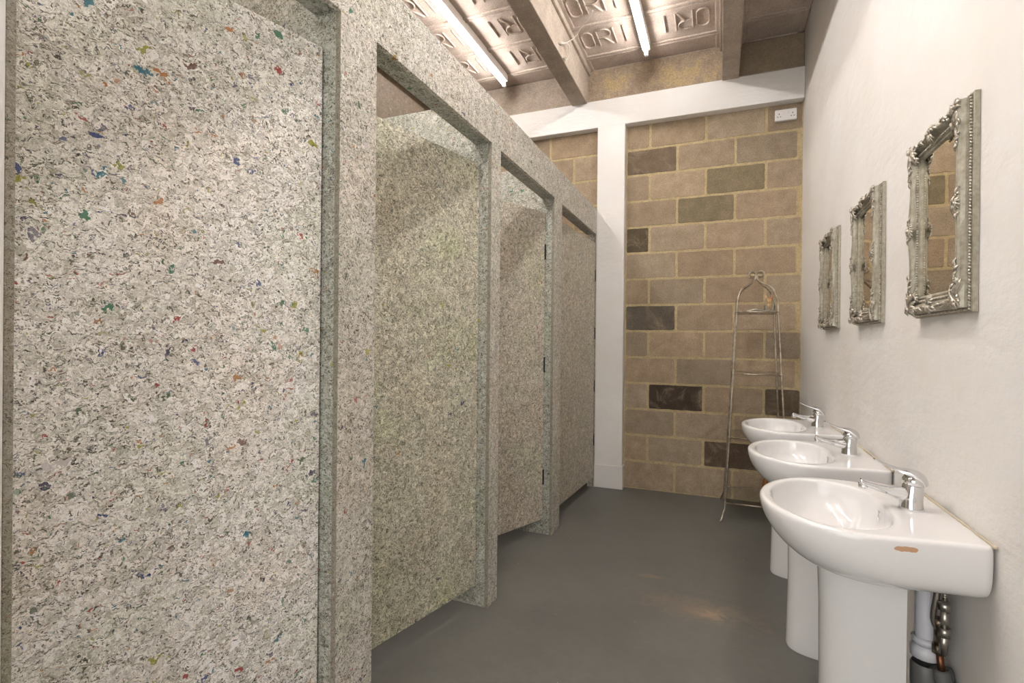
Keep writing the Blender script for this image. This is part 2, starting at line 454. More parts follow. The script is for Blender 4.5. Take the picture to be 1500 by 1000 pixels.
# block wall ----------------------------------------------------------
def block_wall():
    H = .225; zj0 = .2435-.225   # first bed joint
    mort = .019
    panels = [(-1.357, .003), (-2.86, -1.593)]
    base = (.42,.335,.24)
    special = {}
    def sp(x, z, col, k): special[(round(x,2), round(z,2))] = (col, k)
    dark = [(-1.141,2.824,(.20,.155,.11)), (-1.278,2.146,(.13,.105,.07)), (-1.139,1.485,(.155,.135,.11)), (-.941,.807,(.085,.065,.05)),
            (-.496,.385,(.15,.11,.08)), (-.466,2.631,(.27,.225,.145)), (-.697,2.374,(.25,.21,.135)), (-.2,.83,(.16,.125,.085))]
    vs = []; fs = []; cols = []
    rnd = random.Random(5)
    for (x0, x1) in panels:
        for r in range(0, 15):
            zb = zj0+(r-0)*H if r > 0 else 0.0
            zt = zj0+(r+1)*H
            if r == 0: zb = -.002
            zt = min(zt, 3.16)
            if zb >= 3.15: continue
            # row whose top joint index
            idx = r
            off = -1.1558 if (idx % 2 == 1) else -1.1558+.225
            xs = [x0]
            k = math.floor((x0-off)/.45)+1
            while off+k*.45 < x1-.03:
                if off+k*.45 > x0+.03: xs.append(off+k*.45)
                k += 1
            xs.append(x1)
            for a, b in zip(xs[:-1], xs[1:]):
                ax = a+mort/2; bx = b-mort/2; az = zb+mort/2; bz = zt-mort/2
                if bx-ax < .045 or bz-az < .03: continue
                g_ = rnd.uniform(.96, 1.04); tone = [base[0]*g_, base[1], base[2]/g_]
                kk = rnd.uniform(.84, 1.1); tone = [c*kk for c in tone]
                for dx, dz, dc in dark:
                    if ax < dx < bx and az < dz < bz: tone = list(dc)
                # rounded rough outline, 28 points
                cxm, czm = (ax+bx)/2, (az+bz)/2; hx, hz = (bx-ax)/2, (bz-az)/2
                ring = []
                rc = rnd.uniform(.008, .02)
                for (sx, sz, a0) in ((1,-1,-90),(1,1,0),(-1,1,90),(-1,-1,180)):
                    for q in range(5):
                        an = math.radians(a0+q*22.5)
                        ring.append((cxm+sx*(hx-rc)+math.cos(an)*rc, czm+sz*(hz-rc)+math.sin(an)*rc))
                # add jitter along straight edges
                full = []
                for i, p in enumerate(ring):
                    full.append(p); n = ring[(i+1) % len(ring)]
                    d = math.hypot(n[0]-p[0], n[1]-p[1])
                    m = int(d/.035)
                    for j in range(1, m):
                        t_ = j/m; full.append((p[0]+(n[0]-p[0])*t_+rnd.uniform(-.0022,.0022), p[1]+(n[1]-p[1])*t_+rnd.uniform(-.0022,.0022)))
                o = len(vs); N = len(full)
                for (px, pz) in full: vs.append((px, .004, pz))
                for (px, pz) in full: vs.append((px+(cxm-px)*.012, -.001, pz+(czm-pz)*.02))
                for i in range(N):
                    fs.append((o+i, o+(i+1) % N, o+N+(i+1) % N, o+N+i)); cols.append(tone)
                fs.append(tuple(o+N+i for i in range(N))); cols.append(tone)
    me = bpy.data.meshes.new('wall_back_blocks'); me.from_pydata(vs, [], fs)
    bm = bmesh.new(); bm.from_mesh(me); bmesh.ops.recalc_face_normals(bm, faces=bm.faces); bm.to_mesh(me); bm.free()
    at = me.color_attributes.new('tone', 'FLOAT_COLOR', 'CORNER')
    i = 0
    for p, c in zip(me.polygons, cols):
        for li in p.loop_indices: at.data[li].color = (*c, 1)
    me.materials.append(M_brick)
    # front faces must look toward -y
    o = bpy.data.objects.new('block_facing', me); COL.objects.link(o)
    return o
wb = struct(MB().box(XL, .12, .0025, .15, 0, ZC+.1).build('wall_back', M_mortar), 'block wall at the far end')
bf = block_wall(); bf.parent = wb

# white frame in front of the blocks
YF = -.085
struct(MB().bbox(XL, .0, YF, .004, 3.15, 3.39, .006).build('trim_1', M_lintel), 'white painted lintel across the block wall')
p_ = MB().bbox(-1.597, -1.357, YF, .004, .0, 3.155, .006)
struct(p_.build('trim_2', M_lintel), 'white painted pillar beside the last cubicle')
struct(MB().bbox(-1.597, -1.350, YF-.008, .004, 0, .20, .004).build('trim_3', M_lintel), 'white plinth of the pillar')
struct(MB().bbox(-3.05, -2.86, YF, .004, .0, 3.155, .006).build('trim_4', M_lintel), 'white painted pillar behind the cubicles')
# spandrel of rough blocks above the lintel
sp = MB()
sp.bbox(-2.94, -1.83, -.05, .004, 3.395, ZC, .006)
struct(sp.build('trim_5', M_beam), 'smooth concrete infill above the lintel')
struct(MB().bbox(-1.70, -.58, -.045, .004, 3.395, ZC, .01).build('trim_6', M_span), 'rough mortared infill above the lintel')
struct(MB().bbox(-.465, 0, -.05, .004, 3.395, ZC-.012, .008).build('trim_7', M_beam_dark), 'dark weathered block above the lintel')
struct(MB().bbox(XL, 0, YF+.012, .004, 3.375, 3.402, .004).build('trim_8', M_beam), 'rough mortar bed on the lintel')

# ceiling -------------------------------------------------------------
beams = [(-3.07, -2.94), (-1.83, -1.692), (-.587, -.463)]
ti = 9
for (a, b) in beams:
    m = MB().bbox(a, b, YN, .004, 3.38, ZC+.06, .006)
    # mortar fillets where the blocks sit on the beam
    m.bbox(b-.002, b+.022, YN, -.05, ZC-.045, ZC+.01, .006)
    if a > XL: m.bbox(a-.022, a+.002, YN, -.05, ZC-.045, ZC+.01, .006)
    struct(m.build('trim_%d' % ti, M_beam), 'concrete ceiling beam'); ti += 1

def letter_strokes(ch, x, w, y0, y1, flip):
    """strokes in a local frame; returns list of point lists; reading direction +x, top toward -y (away)"""
    P = []
    h = y1-y0
    if ch == 'O':
        r = w/2; pts = []
        for k in range(0, 25):
            a = PI*k/24
            pts.append((x+r+r*math.cos(a), y1-r*1.0+r*math.sin(a)))
        for k in range(0, 25):
            a = PI+PI*k/24
            pts.append((x+r+r*math.cos(a), y0+r+r*math.sin(a)))
        pts.append(pts[0]); P.append(pts)
    if ch == 'R':
        P.append([(x, y0), (x, y1)])
        r = h*.25; pts = [(x, y1)]
        for k in range(0, 13):
            a = PI/2-PI*k/12
            pts.append((x+w-r+r*math.cos(a) if w > r else x+w*math.cos(a), y1-r+r*math.sin(a)))
        pts.append((x, y1-2*r)); P.append(pts)
        P.append([(x+w*.45, y1-2*r), (x+w, y0)])
    if ch == 'I':
        P.append([(x, y0), (x, y1)])
    return P

cm = MB()
def ridge(cm, pts, z, wid=.007, hgt=.010):
    path = [(p[0], p[1], z-hgt*.2) for p in pts]
    cm.tube(path, wid, 6, True, flat=1.0)
def ceiling_bay(x0, x1, yoff, pitch=.43, letters=True):
    lip = .03
    y = yoff; ys = [(-.003, y)]
    while y > YN:
        ys.append((y, y-pitch)); y -= pitch
    for i, (yb, ya) in enumerate(ys):
        ya = max(ya, YN)
        g = .003
        # frame lips
        xa, xb = x0, x1
        cm.bbox(xa, xb, ya+g, ya+lip, ZC-.004, ZC+.05, .006)
        cm.bbox(xa, xb, yb-lip, yb-g, ZC-.004, ZC+.05, .006)
        cm.box(xa, xb, ya+g+.002, yb-g-.002, ZC+.008, ZC+.06)
        cm.bbox(xa, xa+.05, ya+g, yb-g, ZC-.002, ZC+.05, .008)
        cm.bbox(xb-.05, xb, ya+g, yb-g, ZC-.002, ZC+.05, .008)
        if letters and (yb-ya) > .3:
            top = ya+.075; bot = yb-.145
            # left text, upright for a viewer looking toward +y (letter tops toward the viewer overhead = -y)
            z = ZC+.006
            for ch, dx, w in (('O', .062, .085), ('R', .185, .105), ('I', .315, 0), ('I', .395, 0)):
                for pts in letter_strokes(ch, 0, w, 0, bot-top, False):
                    # seen from below with +y up the picture downwards: flip so it reads correctly
                    ridge(cm, [(x0+dx+px, bot-py) for px, py in pts], z)
            # the same word turned half round at the other end
            for ch, dx, w in (('O', .09, .085), ('R', .205, .105), ('I', .325, 0), ('I', .405, 0)):
                for pts in letter_strokes(ch, 0, w, 0, bot-top, False):
                    ridge(cm, [(x1-dx-px, top+py+.01) for px, py in pts], z)
ceiling_bay(-1.69, -.589, -.256)
ceiling_bay(-2.938, -1.832, -.238)
ceiling_bay(-.461, -.002, -.327, letters=False)
cm.box(XL-.1, .12, YN-.1, .15, ZC+.055, ZC+.15)
struct(cm.build('ceiling', M_ceil), 'concrete block ceiling with raised letters')

# ------------------------------------------------------------------ strip lights
def strip_light(x, y1, L, label, twin=False, bright=False):
    t = thing('strip_light', label, 'light', (x, y1, ZC-.006), 'fluorescent strip lights on the ceiling')
    b = MB().bbox(-.031, .031, -L, 0, -.052, .0139, .004)
    b.build('batten', M_batten, t)
    for yy in (0.004, -L-.004):
        e = MB().bbox(-.014, .014, min(yy, yy-math.copysign(.03, yy)), max(yy, yy-math.copysign(.03, yy)), -.098, -.05, .004)
        e.build('lamp_holder', M_batten, t)
    for xx in ((-.024, .024) if twin else (0,)):
        MB().tube([(xx, -L+.025, -.078), (xx, -L/2, -.078), (xx, -.025, -.078)], .0135, 12).build('tube', M_tube_added if (twin or bright) else M_tube, t)
    return t
strip_light(-2.42, -.245, 1.5, 'lit white strip light on the ceiling above the cubicle front, left of the middle beam')
strip_light(-1.155, -.30, 1.5, 'lit white strip light on the ceiling between the two middle beams')
strip_light(-2.42, -2.1, 1.5, 'added unseen strip light on the ceiling above the first cubicles, for extra light', True)  # added out of frame to brighten the near end
strip_light(-1.155, -2.45, 1.5, 'added unseen strip light on the ceiling over the middle of the floor, for extra light', True)  # also added out of frame, lifts the near doors and sinks

# loose wire at the middle beam
wp = smoothstep_list([(-1.682,-.97,3.43), (-1.684,-.93,3.46), (-1.672,-.80,3.53), (-1.64,-.70,3.62), (-1.58,-.74,3.66), (-1.50,-.82,3.668), (-1.46,-.88,3.672)], 8)
w2 = smoothstep_list([(-1.684,-.93,3.45), (-1.66,-.82,3.50), (-1.668,-.77,3.46), (-1.680,-.80,3.40), (-1.684,-.85,3.385)], 8)
wm = MB().tube(wp, .0045, 6); wm.tube(w2, .005, 6); wm.ball((-1.684,-.94,3.45), .012)
tag(wm.build('cable', M_wire), 'loose whitish cable hooked round the middle ceiling beam', 'cable')

# ------------------------------------------------------------------ cubicles
cub = thing('toilet_cubicles', 'row of four toilet cubicles in pale speckled recycled board', 'toilet cubicle', (XP, -2.1, 0))
O = Vector((XP, -2.1, 0))
def part(mb, name, mat, parent=cub, bevel=.0012):
    mb.v = [(v[0]-O.x, v[1]-O.y, v[2]-O.z) for v in mb.v]
    return mb.build(name, mat, parent, bevel)
YE = YF-.001
hd = MB().box(XP, XP-.018, -4.103, YE, ZH, ZT); part(hd, 'header_panel', M_frame)
part(MB().box(XP-.018, XP-.092, -4.103, YE, ZH+.004, ZH+.022), 'header_soffit', M_divider)
posts = [(-4.103, -4.090), (-3.364, -3.198), (-2.319, -2.209), (-1.322, -1.148), (-.112, YE)]
for i, (a, b) in enumerate(posts):
    po_ = part(MB().box(XP, XP-.018, a, b, 0, ZH), 'post', M_edge if i == 0 else M_frame)
    po_.data.materials.append(M_edge)
    for pf in po_.data.polygons:
        if abs(pf.normal.y) > .9: pf.material_index = 1
    if 0 < i < 4:
        # jamb board + cubicle divider in one plane, full depth
        part(MB().box(XP-.0182, -3.045, a+.004, a+.022, .0, ZT-.002), 'divider_panel', M_divider)
        part(MB().box(XP-.0182, XP-.062, b-.021, b-.003, .0, ZH), 'jamb', M_frame)
    elif i == 4:
        part(MB().box(XP-.0182, XP-.062, a+.003, a+.020, .0, ZH), 'jamb', M_frame)
    else:
        part(MB().box(XP-.0182, XP-.062, b-.012, b-.001, .0, ZH), 'jamb', M_frame)
# doors hung on the far jamb, swinging inward
XD = -1.634
def door(yh, width, ang, mat, hinges, z0=.10, z1=2.12, label=None, hz=.1, xd=XD, name='door'):
    m = MB().box(-.020, 0, -width, -.003, z0, z1)
    o = m.build(name, mat, cub, .0015)
    o.location = Vector((xd, yh, 0))-O
    o.rotation_euler = (0, 0, -ang)
    for z in hinges:
        h = MB()
        h.tube([(.004, -.001, z-hz/2), (.004, -.001, z+hz/2)], .0038, 8)
        h.box(-.0005, .0022, -.007, -.002, z-hz/2, z+hz/2)
        h.build('hinge', M_black, o)
    if label: o['label'] = label
    return o
door(-3.364, .72, math.radians(15), M_door, [], xd=-1.657)
door(-2.319, .86, math.radians(12.5), M_door_green, [], xd=-1.657)
door(-1.322, .87, math.radians(22), M_door_tan, [1.862, 1.118, .378], xd=-1.657)
door(-.112, 1.03, math.radians(3.2), M_door_tan, [1.851, 1.346, .886, .418], xd=-1.601, z0=.085, z1=2.135)

# ------------------------------------------------------------------ basins
def D_outline(n=96):
    # (u from wall, v along wall) clockwise polygon
    ctrl = [(0,-.262), (.05,-.262), (.10,-.266), (.19,-.278), (.27,-.279), (.34,-.252), (.40,-.195), (.44,-.12), (.458,-.05), (.462,0)]
    pts = smoothstep_list([(a, b, 0) for a, b in ctrl], 8)
    P = [(p.x, p.y) for p in pts]; P[0] = (0, -.262)
    Q = [(a, -b) for a, b in reversed(P[:-1])]
    return P+Q
def raycast(poly, c, ang):
    dx, dy = math.cos(ang), math.sin(ang); best = None
    n = len(poly)
    for i in range(n):
        ax, ay = poly[i]; bx, by = poly[(i+1) % n]
        ex, ey = bx-ax, by-ay
        den = dx*ey-dy*ex
        if abs(den) < 1e-12: continue
        t_ = ((ax-c[0])*ey-(ay-c[1])*ex)/den
        s = ((ax-c[0])*dy-(ay-c[1])*dx)/den
        if t_ > 0 and -1e-6 <= s <= 1+1e-6 and (best is None or t_ < best): best = t_
    return (c[0]+dx*best, c[1]+dy*best)
ZR = .82
def make_basin():
    cen = (.27, 0)
    outer = D_outline()
    # inner bowl outline
    ic = [(.145,0), (.149,-.08), (.168,-.155), (.21,-.213), (.27,-.237), (.33,-.225), (.385,-.17), (.42,-.09), (.430,0)]
    pi_ = smoothstep_list([(a, b, 0) for a, b in ic], 8); IP = [(p.x, p.y) for p in pi_]
    inner = IP+[(a, -b) for a, b in reversed(IP[1:-1])]
    angs = [2*PI*k/112 for k in range(112)]
    for cy in (-.262, .262):
        a = math.atan2(cy, -.27) % (2*PI)
        k = min(range(len(angs)), key=lambda i: abs(angs[i]-a)); angs[k] = a
    A = [raycast(outer, cen, a) for a in angs]; B = [raycast(inner, cen, a) for a in angs]
    N = len(A); rings = []
    def ring(f): rings.append([f(i) for i in range(N)])
    ex = [min(1, max(0, (p[0])/.46)) for p in A]
    # underside from the bottom up
    for k in range(14, -1, -1):
        a = (PI/2)*k/14
        def f(i, a=a):
            u, v = A[i]; w = ex[i]
            nexp = 4.5*(1-w)+1.75*w if w < 1 else 1.75
            D = .143*(1-w)+.172*w
            r = .30+.70*math.cos(a)**(2/nexp) if a < PI/2-1e-6 else .30
            z = -(D-.012)*math.sin(a)**(2/nexp)-.012
            return (u*(.62+.38*(r-.30)/.70), v*r, z)
        ring(f)
    # rim fillet
    def inset(p, d):
        dx, dy = p[0]-cen[0], p[1]-cen[1]; l = math.hypot(dx, dy)
        q = (p[0]-dx/l*d, p[1]-dy/l*d)
        return (0, p[1]*(1-d/.3)) if p[0] < 1e-4 else q
    for d, z in ((.0012, -.0065), (.004, -.0025), (.009, -.0004), (.014, 0)):
        ring(lambda i, d=d, z=z: (*inset(A[i], d), z))
    def outw(p, d):
        dx, dy = p[0]-cen[0], p[1]-cen[1]; l = math.hypot(dx, dy); return (p[0]+dx/l*d, p[1]+dy/l*d)
    def lerp2(i, t_):
        a = inset(A[i], .014); b = outw(B[i], .008); return (a[0]+(b[0]-a[0])*t_, a[1]+(b[1]-a[1])*t_)
    ring(lambda i: (*lerp2(i, .5), -.0005))
    ring(lambda i: (*outw(B[i], .008), -.001))
    ring(lambda i: (*outw(B[i], .003), -.003))
    ring(lambda i: (*B[i], -.008))
    bc = (.275, 0)
    for k in range(1, 13):
        a = (PI/2)*k/12
        def f(i, a=a):
            u, v = B[i]; back = u < .17
            nexp = 3.2 if back else 2.3
            r = math.cos(a)**(2/nexp) if a < PI/2-1e-6 else 0
            r = .09+.91*r
            z = -.008-.122*math.sin(a)**(2/nexp)
            return (bc[0]+(u-bc[0])*r, bc[1]+(v-bc[1])*r, z)
        ring(f)
    vs = []; fs = []
    for r in rings:
        for (u, v, z) in r: vs.append((-u, v, ZR+z))
    for k in range(len(rings)-1):
        for i in range(N):
            j = (i+1) % N
            fs.append((k*N+i, k*N+j, (k+1)*N+j, (k+1)*N+i))
    fs.append(tuple(range(N))); fs.append(tuple((len(rings)-1)*N+i for i in range(N)))
    return MB().add(vs, fs, True)

def make_pedestal():
    # hollow half column, open toward the wall
    m = MB(); vs = []; fs = []; n = 40
    zs = [(0, .985), (.012, 1.0), (.05, .985), (.30, .96), (.52, .97), (.62, .99), (.672, 1.0)]
    def pt(k, s, inner):
        a = -PI/2+PI*k/n        # from near side round the front to far side
        r = .012 if inner else 0
        hw, dp = .102*s-r, .19*s-r
        u = .118+dp*max(0, math.cos(a))**.85
        v = hw*math.copysign(abs(math.sin(a))**.8, math.sin(a))
        return u, v
    for z, s in zs:
        for k in range(n+1):
            u, v = pt(k, s, False); vs.append((-u, v, z))
        for k in range(n+1):
            u, v = pt(k, s, True); vs.append((-u, v, z))
    R = 2*(n+1)
    for i in range(len(zs)-1):
        for k in range(n):
            fs.append((i*R+k, i*R+k+1, (i+1)*R+k+1, (i+1)*R+k))
            fs.append((i*R+n+1+k+1, i*R+n+1+k, (i+1)*R+n+1+k, (i+1)*R+n+1+k+1))
        for k in (0, n):
            fs.append((i*R+k, i*R+n+1+k, (i+1)*R+n+1+k, (i+1)*R+k))
    for i in (0, len(zs)-1):
        for k in range(n):
            fs.append((i*R+k, i*R+k+1, i*R+n+1+k+1, i*R+n+1+k))
    m.add(vs, fs, True)
    return m

def make_sink():
    t = thing('pedestal_sink', '', 'sink', (0, 0, 0), 'pedestal sinks along the white wall')
    b = make_basin().build('basin', M_ceramic, t)
    b.modifiers.new('s', 'SUBSURF').levels = 1; b.modifiers['s'].render_levels = 1
    p = make_pedestal().build('pedestal', M_ceramic, t)
    e = p.modifiers.new('e', 'EDGE_SPLIT'); e.split_angle = math.radians(50)
    # overflow in the back wall of the bowl
    ov = MB()
    R_ = .0125
    ring = [(-.1575, R_*.62*math.cos(a)-.0, ZR-.03+R_*math.sin(a)) for a in [2*PI*k/20 for k in range(21)]]
    ov.tube(ring, .003, 6, False)
    ovo = ov.build('overflow_ring', M_chrome, t)
    MB().lathe([(.0001, 0), (.0085, 0)], (-.1572, 0, ZR-.03), 'x', 16).build('overflow_hole', M_hole, ovo)
    # waste
    w = MB().lathe([(.0, .004), (.012, .004), (.024, .002), (.026, -.002)], (-.275, 0, ZR-.129), 'z', 20)
    w.build('waste_plug', M_chrome, t)
    # mixer tap
    tap = MB()
    body = [(-.083, 0, ZR-.001), (-.083, 0, ZR+.006), (-.083, 0, ZR+.03), (-.080, 0, ZR+.06), (-.077, 0, ZR+.075)]
    tap.tube(body, [.030, .0275, .0265, .0255, .0225], 24)
    # spout
    spn = 8
    sp_path = smoothstep_list([(-.080,0,ZR+.040), (-.105,0,ZR+.042), (-.14,0,ZR+.047), (-.18,0,ZR+.057), (-.204,0,ZR+.064)], spn)
    rn = interp_vals([.026, .021, .0135, .0088, .0085], spn); rb = interp_vals([.023, .021, .018, .0155, .0145], spn)
    tap.tube(sp_path, [(a, b_) for a, b_ in zip(rn, rb)], 16, up=(0,0,1))
    to = tap.build('tap', M_chrome, t)
    MB().lathe([(.0, 0), (.010, 0), (.0118, .002), (.0118, .013), (.0, .013)], (-.196, 0, ZR+.045), 'z', 16).build('aerator', M_chrome, to)
    # head and lever
    lv = MB()
    lp = smoothstep_list([(-.056,0,ZR+.068), (-.066,0,ZR+.086), (-.085,0,ZR+.098), (-.112,0,ZR+.106), (-.140,0,ZR+.116), (-.170,0,ZR+.130)], spn)
    rn = interp_vals([.012, .016, .013, .0065, .004, .0028], spn); rb = interp_vals([.020, .026, .0245, .0185, .0145, .012], spn)
    lv.tube(lp, [(a, b_) for a, b_ in zip(rn, rb)], 16, up=(0,0,1))
    lv.tube([(-.079,0,ZR+.068), (-.0775,0,ZR+.080), (-.076,0,ZR+.092)], [.0268, .027, .022], 24)
    lv.build('lever', M_chrome, to)
    # trap and supplies behind the pedestal
    tr = MB()
    tr.tube([(-.062, 0, .70), (-.062, 0, .60)], .018, 14)
    tr.tube(smoothstep_list([(-.10,-.02,.66), (-.072,-.03,.63), (-.060,-.035,.60), (-.058,-.035,.56), (-.058,-.035,.40)], 6), .024, 16)
    tr.lathe([(.024,.432),(.031,.430),(.032,.442),(.026,.446)], (-.058,-.035,.0), 'z', 18)
    tr.lathe([(.026,.375),(.034,.378),(.034,.402),(.026,.41)], (-.058,-.035,.015), 'z', 18)
    to_ = tr.build('waste_pipe', M_pvc, t)
    tg = MB().lathe([(.0,.275),(.018,.278),(.029,.292),(.033,.31),(.034,.37),(.030,.376)], (-.058,-.035,0), 'z', 18)
    tg.tube([(-.058,-.035,.32), (-.030,-.035,.350), (-.012,-.035,.352), (-.001,-.035,.352)], .022, 12)
    tg.build('bottle_trap', M_pvcgrey, t)
    for (yy, xx, z0) in ((-.098, -.038, .50), (-.070, -.040, .42)):
        h = MB()
        if yy < -.08:
            h.tube([(xx,yy,.70), (xx,yy,z0+.12)], .0062, 8)
            for q in range(12): h.ball((xx, yy, .63+q*.006), .0085, 1, 1, .35, 8, 4)
            h.tube([(xx,yy,z0+.115), (xx,yy,z0+.095)], .0145, 6); h.tube([(xx,yy,z0+.095), (xx,yy,z0+.05)], .0105, 10); h.tube([(xx,yy,z0+.05), (xx,yy,z0+.028)], .0145, 6)
            h.tube([(xx,yy,z0+.03), (xx,yy+.01,z0-.02)], .010, 8)
        else:
            h.tube(smoothstep_list([(xx-.004,yy-.02,.70), (xx-.012,yy-.016,.62), (xx-.014,yy-.004,.56), (xx,yy,.52)], 6), .0075, 10)
        h.build('supply_hose', M_steel, t)
    vb = MB()
    vb.tube([(-.040,-.070,.525), (-.040,-.070,.505)], .0165, 6); vb.tube([(-.040,-.070,.505), (-.040,-.072,.455)], .0125, 10); vb.tube([(-.040,-.072,.458), (-.040,-.072,.435)], .0165, 6)
    vb.tube([(-.038,-.088,.50), (-.038,-.074,.47)], .016, 8)
    vb.build('isolation_valve', M_brass, t)
    MB().tube([(-.040,-.072,.438), (-.034,-.074,.38)], .0085, 10).build('copper_pipe', M_copper, t)
    MB().tube(smoothstep_list([(-.036,-.074,.392), (-.032,-.076,.365), (-.020,-.078,.345), (-.001,-.078,.344)], 5), .019, 12).build('elbow', M_pvcgrey, t)
    for c in t.children:
        k = c.name.split('.')[0]
        if k in ('waste_pipe', 'bottle_trap'): c.location.z += .045
        if k in ('isolation_valve', 'copper_pipe', 'elbow'): c.location.z += .035
    return t
sink = make_sink()
sink['label'] = 'nearest white pedestal sink, with a brown chip in its front side'
sink.location = (-.004, -2.802, 0)
s2 = copy_tree(sink); s2['label'] = 'middle white pedestal sink, between the chipped nearest one and the farthest'
s2.location = (-.004, -2.062, 0)
s3 = copy_tree(sink); s3['label'] = 'farthest white pedestal sink, next to the metal shelf rack'
s3.location = (-.004, -1.315, 0)
bas = [c for c in sink.children if c.name.startswith('basin')][0]
bas.data = bas.data.copy(); bas.data.materials[0] = M_ceramic_chip
# beads of old sealant where each sink meets the wall: part of the sink
for s in (sink, s2, s3):
    m = MB(); rr = random.Random(3)
    pth = [(-.0015, -.262+.524*k/30, ZR+.001+rr.uniform(-.001,.0015)) for k in range(31)]
    m.tube(pth, [rr.uniform(.002,.0045) for _ in pth], 6)
    m.build('sealant', plain('old yellowed sealant', (.52,.45,.33,1), .7) if s is sink else bpy.data.materials['old yellowed sealant'], s)

# ------------------------------------------------------------------ mirrors
def make_mirror(W=.395, H=.54):
    t = thing('framed_mirror', '', 'mirror', (0,0,0), 'ornate silver framed mirrors above the sinks')
    def to3(a, b, h): return (-h, a, b+H/2)
    m = MB()
    prof = [(0,.0),(0,.011),(.004,.013),(.009,.013),(.011,.017),(.011,.024),(.013,.033),(.016,.038),(.022,.040),(.028,.036),(.035,.029),(.043,.023),(.048,.0205),(.052,.0225),(.056,.0205),(.060,.018),(.063,.020),(.067,.019),(.070,.016),(.073,.0125)]
    prof = [(d*.9 if d > .03 else d, h) for d, h in prof]
    seg = 28
    def side_pts(d, wave):
        hw, hh = W/2-d, H/2-d; out = []
        for (ax, ay, bx, by) in ((-1,-1,1,-1),(1,-1,1,1),(1,1,-1,1),(-1,1,-1,-1)):
            for k in range(seg):
                s = k/seg
                x = (ax+(bx-ax)*s)*hw; y = (ay+(by-ay)*s)*hh
                nx, ny = (0, ay) if ay == by else (ax, 0)
                wv = wave*(.5-.5*math.cos(4*PI*s))
                out.append((x-nx*wv, y-ny*wv, s))
        return out
    rings = []
    for d, h in prof:
        wv = .0075 if .012 < d < .035 else 0
        rings.append([(to3(x, y, h*(1 if not wv else 1-.08*(.5-.5*math.cos(4*PI*s))))) for x, y, s in side_pts(d, wv)])
    N = 4*seg; vs = [p for r in rings for p in r]; fs = []
    for k in range(len(rings)-1):
        for i in range(N):
            j = (i+1) % N; fs.append((k*N+i, k*N+j, (k+1)*N+j, (k+1)*N+i))
    m.add(vs, fs, False)
    fr = m.build('frame', M_silver, t)
    MB().box(-.0140, -.0085, -W/2+.062, W/2-.062, .062, H-.062).build('mirror_glass', M_mirror, t)
    # beads
    bd = MB()
    def along(d, step):
        hw, hh = W/2-d, H/2-d; out = []
        n1 = int(2*hw/step); n2 = int(2*hh/step)
        for k in range(n1+1): out += [(-hw+2*hw*k/n1, -hh), (-hw+2*hw*k/n1, hh)]
        for k in range(1, n2): out += [(-hw, -hh+2*hh*k/n2), (hw, -hh+2*hh*k/n2)]
        return out
    for x, y in along(.0065, .0078): bd.ball(to3(x, y, .0155), .0037, 1, 1, 1, 6, 4)
    bd.build('bead_trim', M_silver_orn, t)
    bd = MB()
    for x, y in along(.0468, .0075): bd.ball(to3(x, y, .0225), .0034, 1, 1, 1, 6, 4)
    bd.build('rope_trim', M_silver_orn, t)
    rr = random.Random(11)
    def curl(mb, cx, cy, h, r, start, turns, sgn, w0):
        pts = []; rad = []
        n = 16
        for k in range(n+1):
            s = k/n; a = start+sgn*turns*2*PI*s; q = r*(1-.8*s)
            pts.append(to3(cx+q*math.cos(a), cy+q*math.sin(a), h+.004*s)); rad.append(w0*(1-.45*s))
        mb.tube(pts, rad, 6)
    def leaf(mb, x0, y0, ang, L, w, h):
        pts = []; rad = []
        for k in range(7):
            s = k/6
            bend = .35*math.sin(s*2.2)
            pts.append(to3(x0+L*s*math.cos(ang+bend*s), y0+L*s*math.sin(ang+bend*s), h+.006*math.sin(PI*s))); rad.append((w*.55*(1-s*.8)+.0006, w*(math.sin(PI*min(1,s*.85+.12)))+.0008))
        mb.tube(pts, rad, 6, up=(-1,0,0))
    # corner acanthus
    for sx, sy in ((1,1),(-1,1),(-1,-1),(1,-1)):
        c = MB()
        cx, cy = sx*(W/2-.026), sy*(H/2-.026)
        base = math.atan2(-sy, -sx)
        leaf(c, cx, cy, base, .050, .009, .030)
        for k, da in enumerate((-.72,-.4,.4,.72,-.9,.9)):
            leaf(c, cx, cy, base+da, .052+.008*(k % 2), .0075, .033)
        # along both sides
        for horiz in (0, 1):
            for q in range(5):
                dd = .022+.017*q
                px, py = (cx-sx*dd, cy+sy*rr.uniform(-.006,.008)) if horiz else (cx+sx*rr.uniform(-.006,.008), cy-sy*dd)
                curl(c, px, py, .036, .0085-.0008*q, rr.uniform(0, 6), 1.1, 1 if (horiz ^ (sx*sy > 0)) else -1, .0030)
                an = (math.atan2(0, -sx) if horiz else math.atan2(-sy, 0))
                leaf(c, px, py, an+rr.uniform(-.45,.45), .022, .005, .034)
        leaf(c, cx, cy, math.atan2(sy, sx), .022, .008, .036)
        leaf(c, cx, cy, math.atan2(sy, sx)+.8, .019, .006, .036); leaf(c, cx, cy, math.atan2(sy, sx)-.8, .019, .006, .036)
        c.ball(to3(cx, cy, .040), .0085, .8, 1, 1, 8, 6)
        for q in range(5):
            a = rr.uniform(0, 6.28); c.ball(to3(cx+.018*math.cos(a), cy+.018*math.sin(a), .037), .0045, 1, 1, 1, 6, 4)
        # inner sprig on the rope
        for q in range(4):
            leaf(c, cx-sx*(.028+.004*q), cy-sy*.030, base+(-.9+.6*q), .022, .005, .028)
        c.build('corner_ornament', M_silver_orn, t)
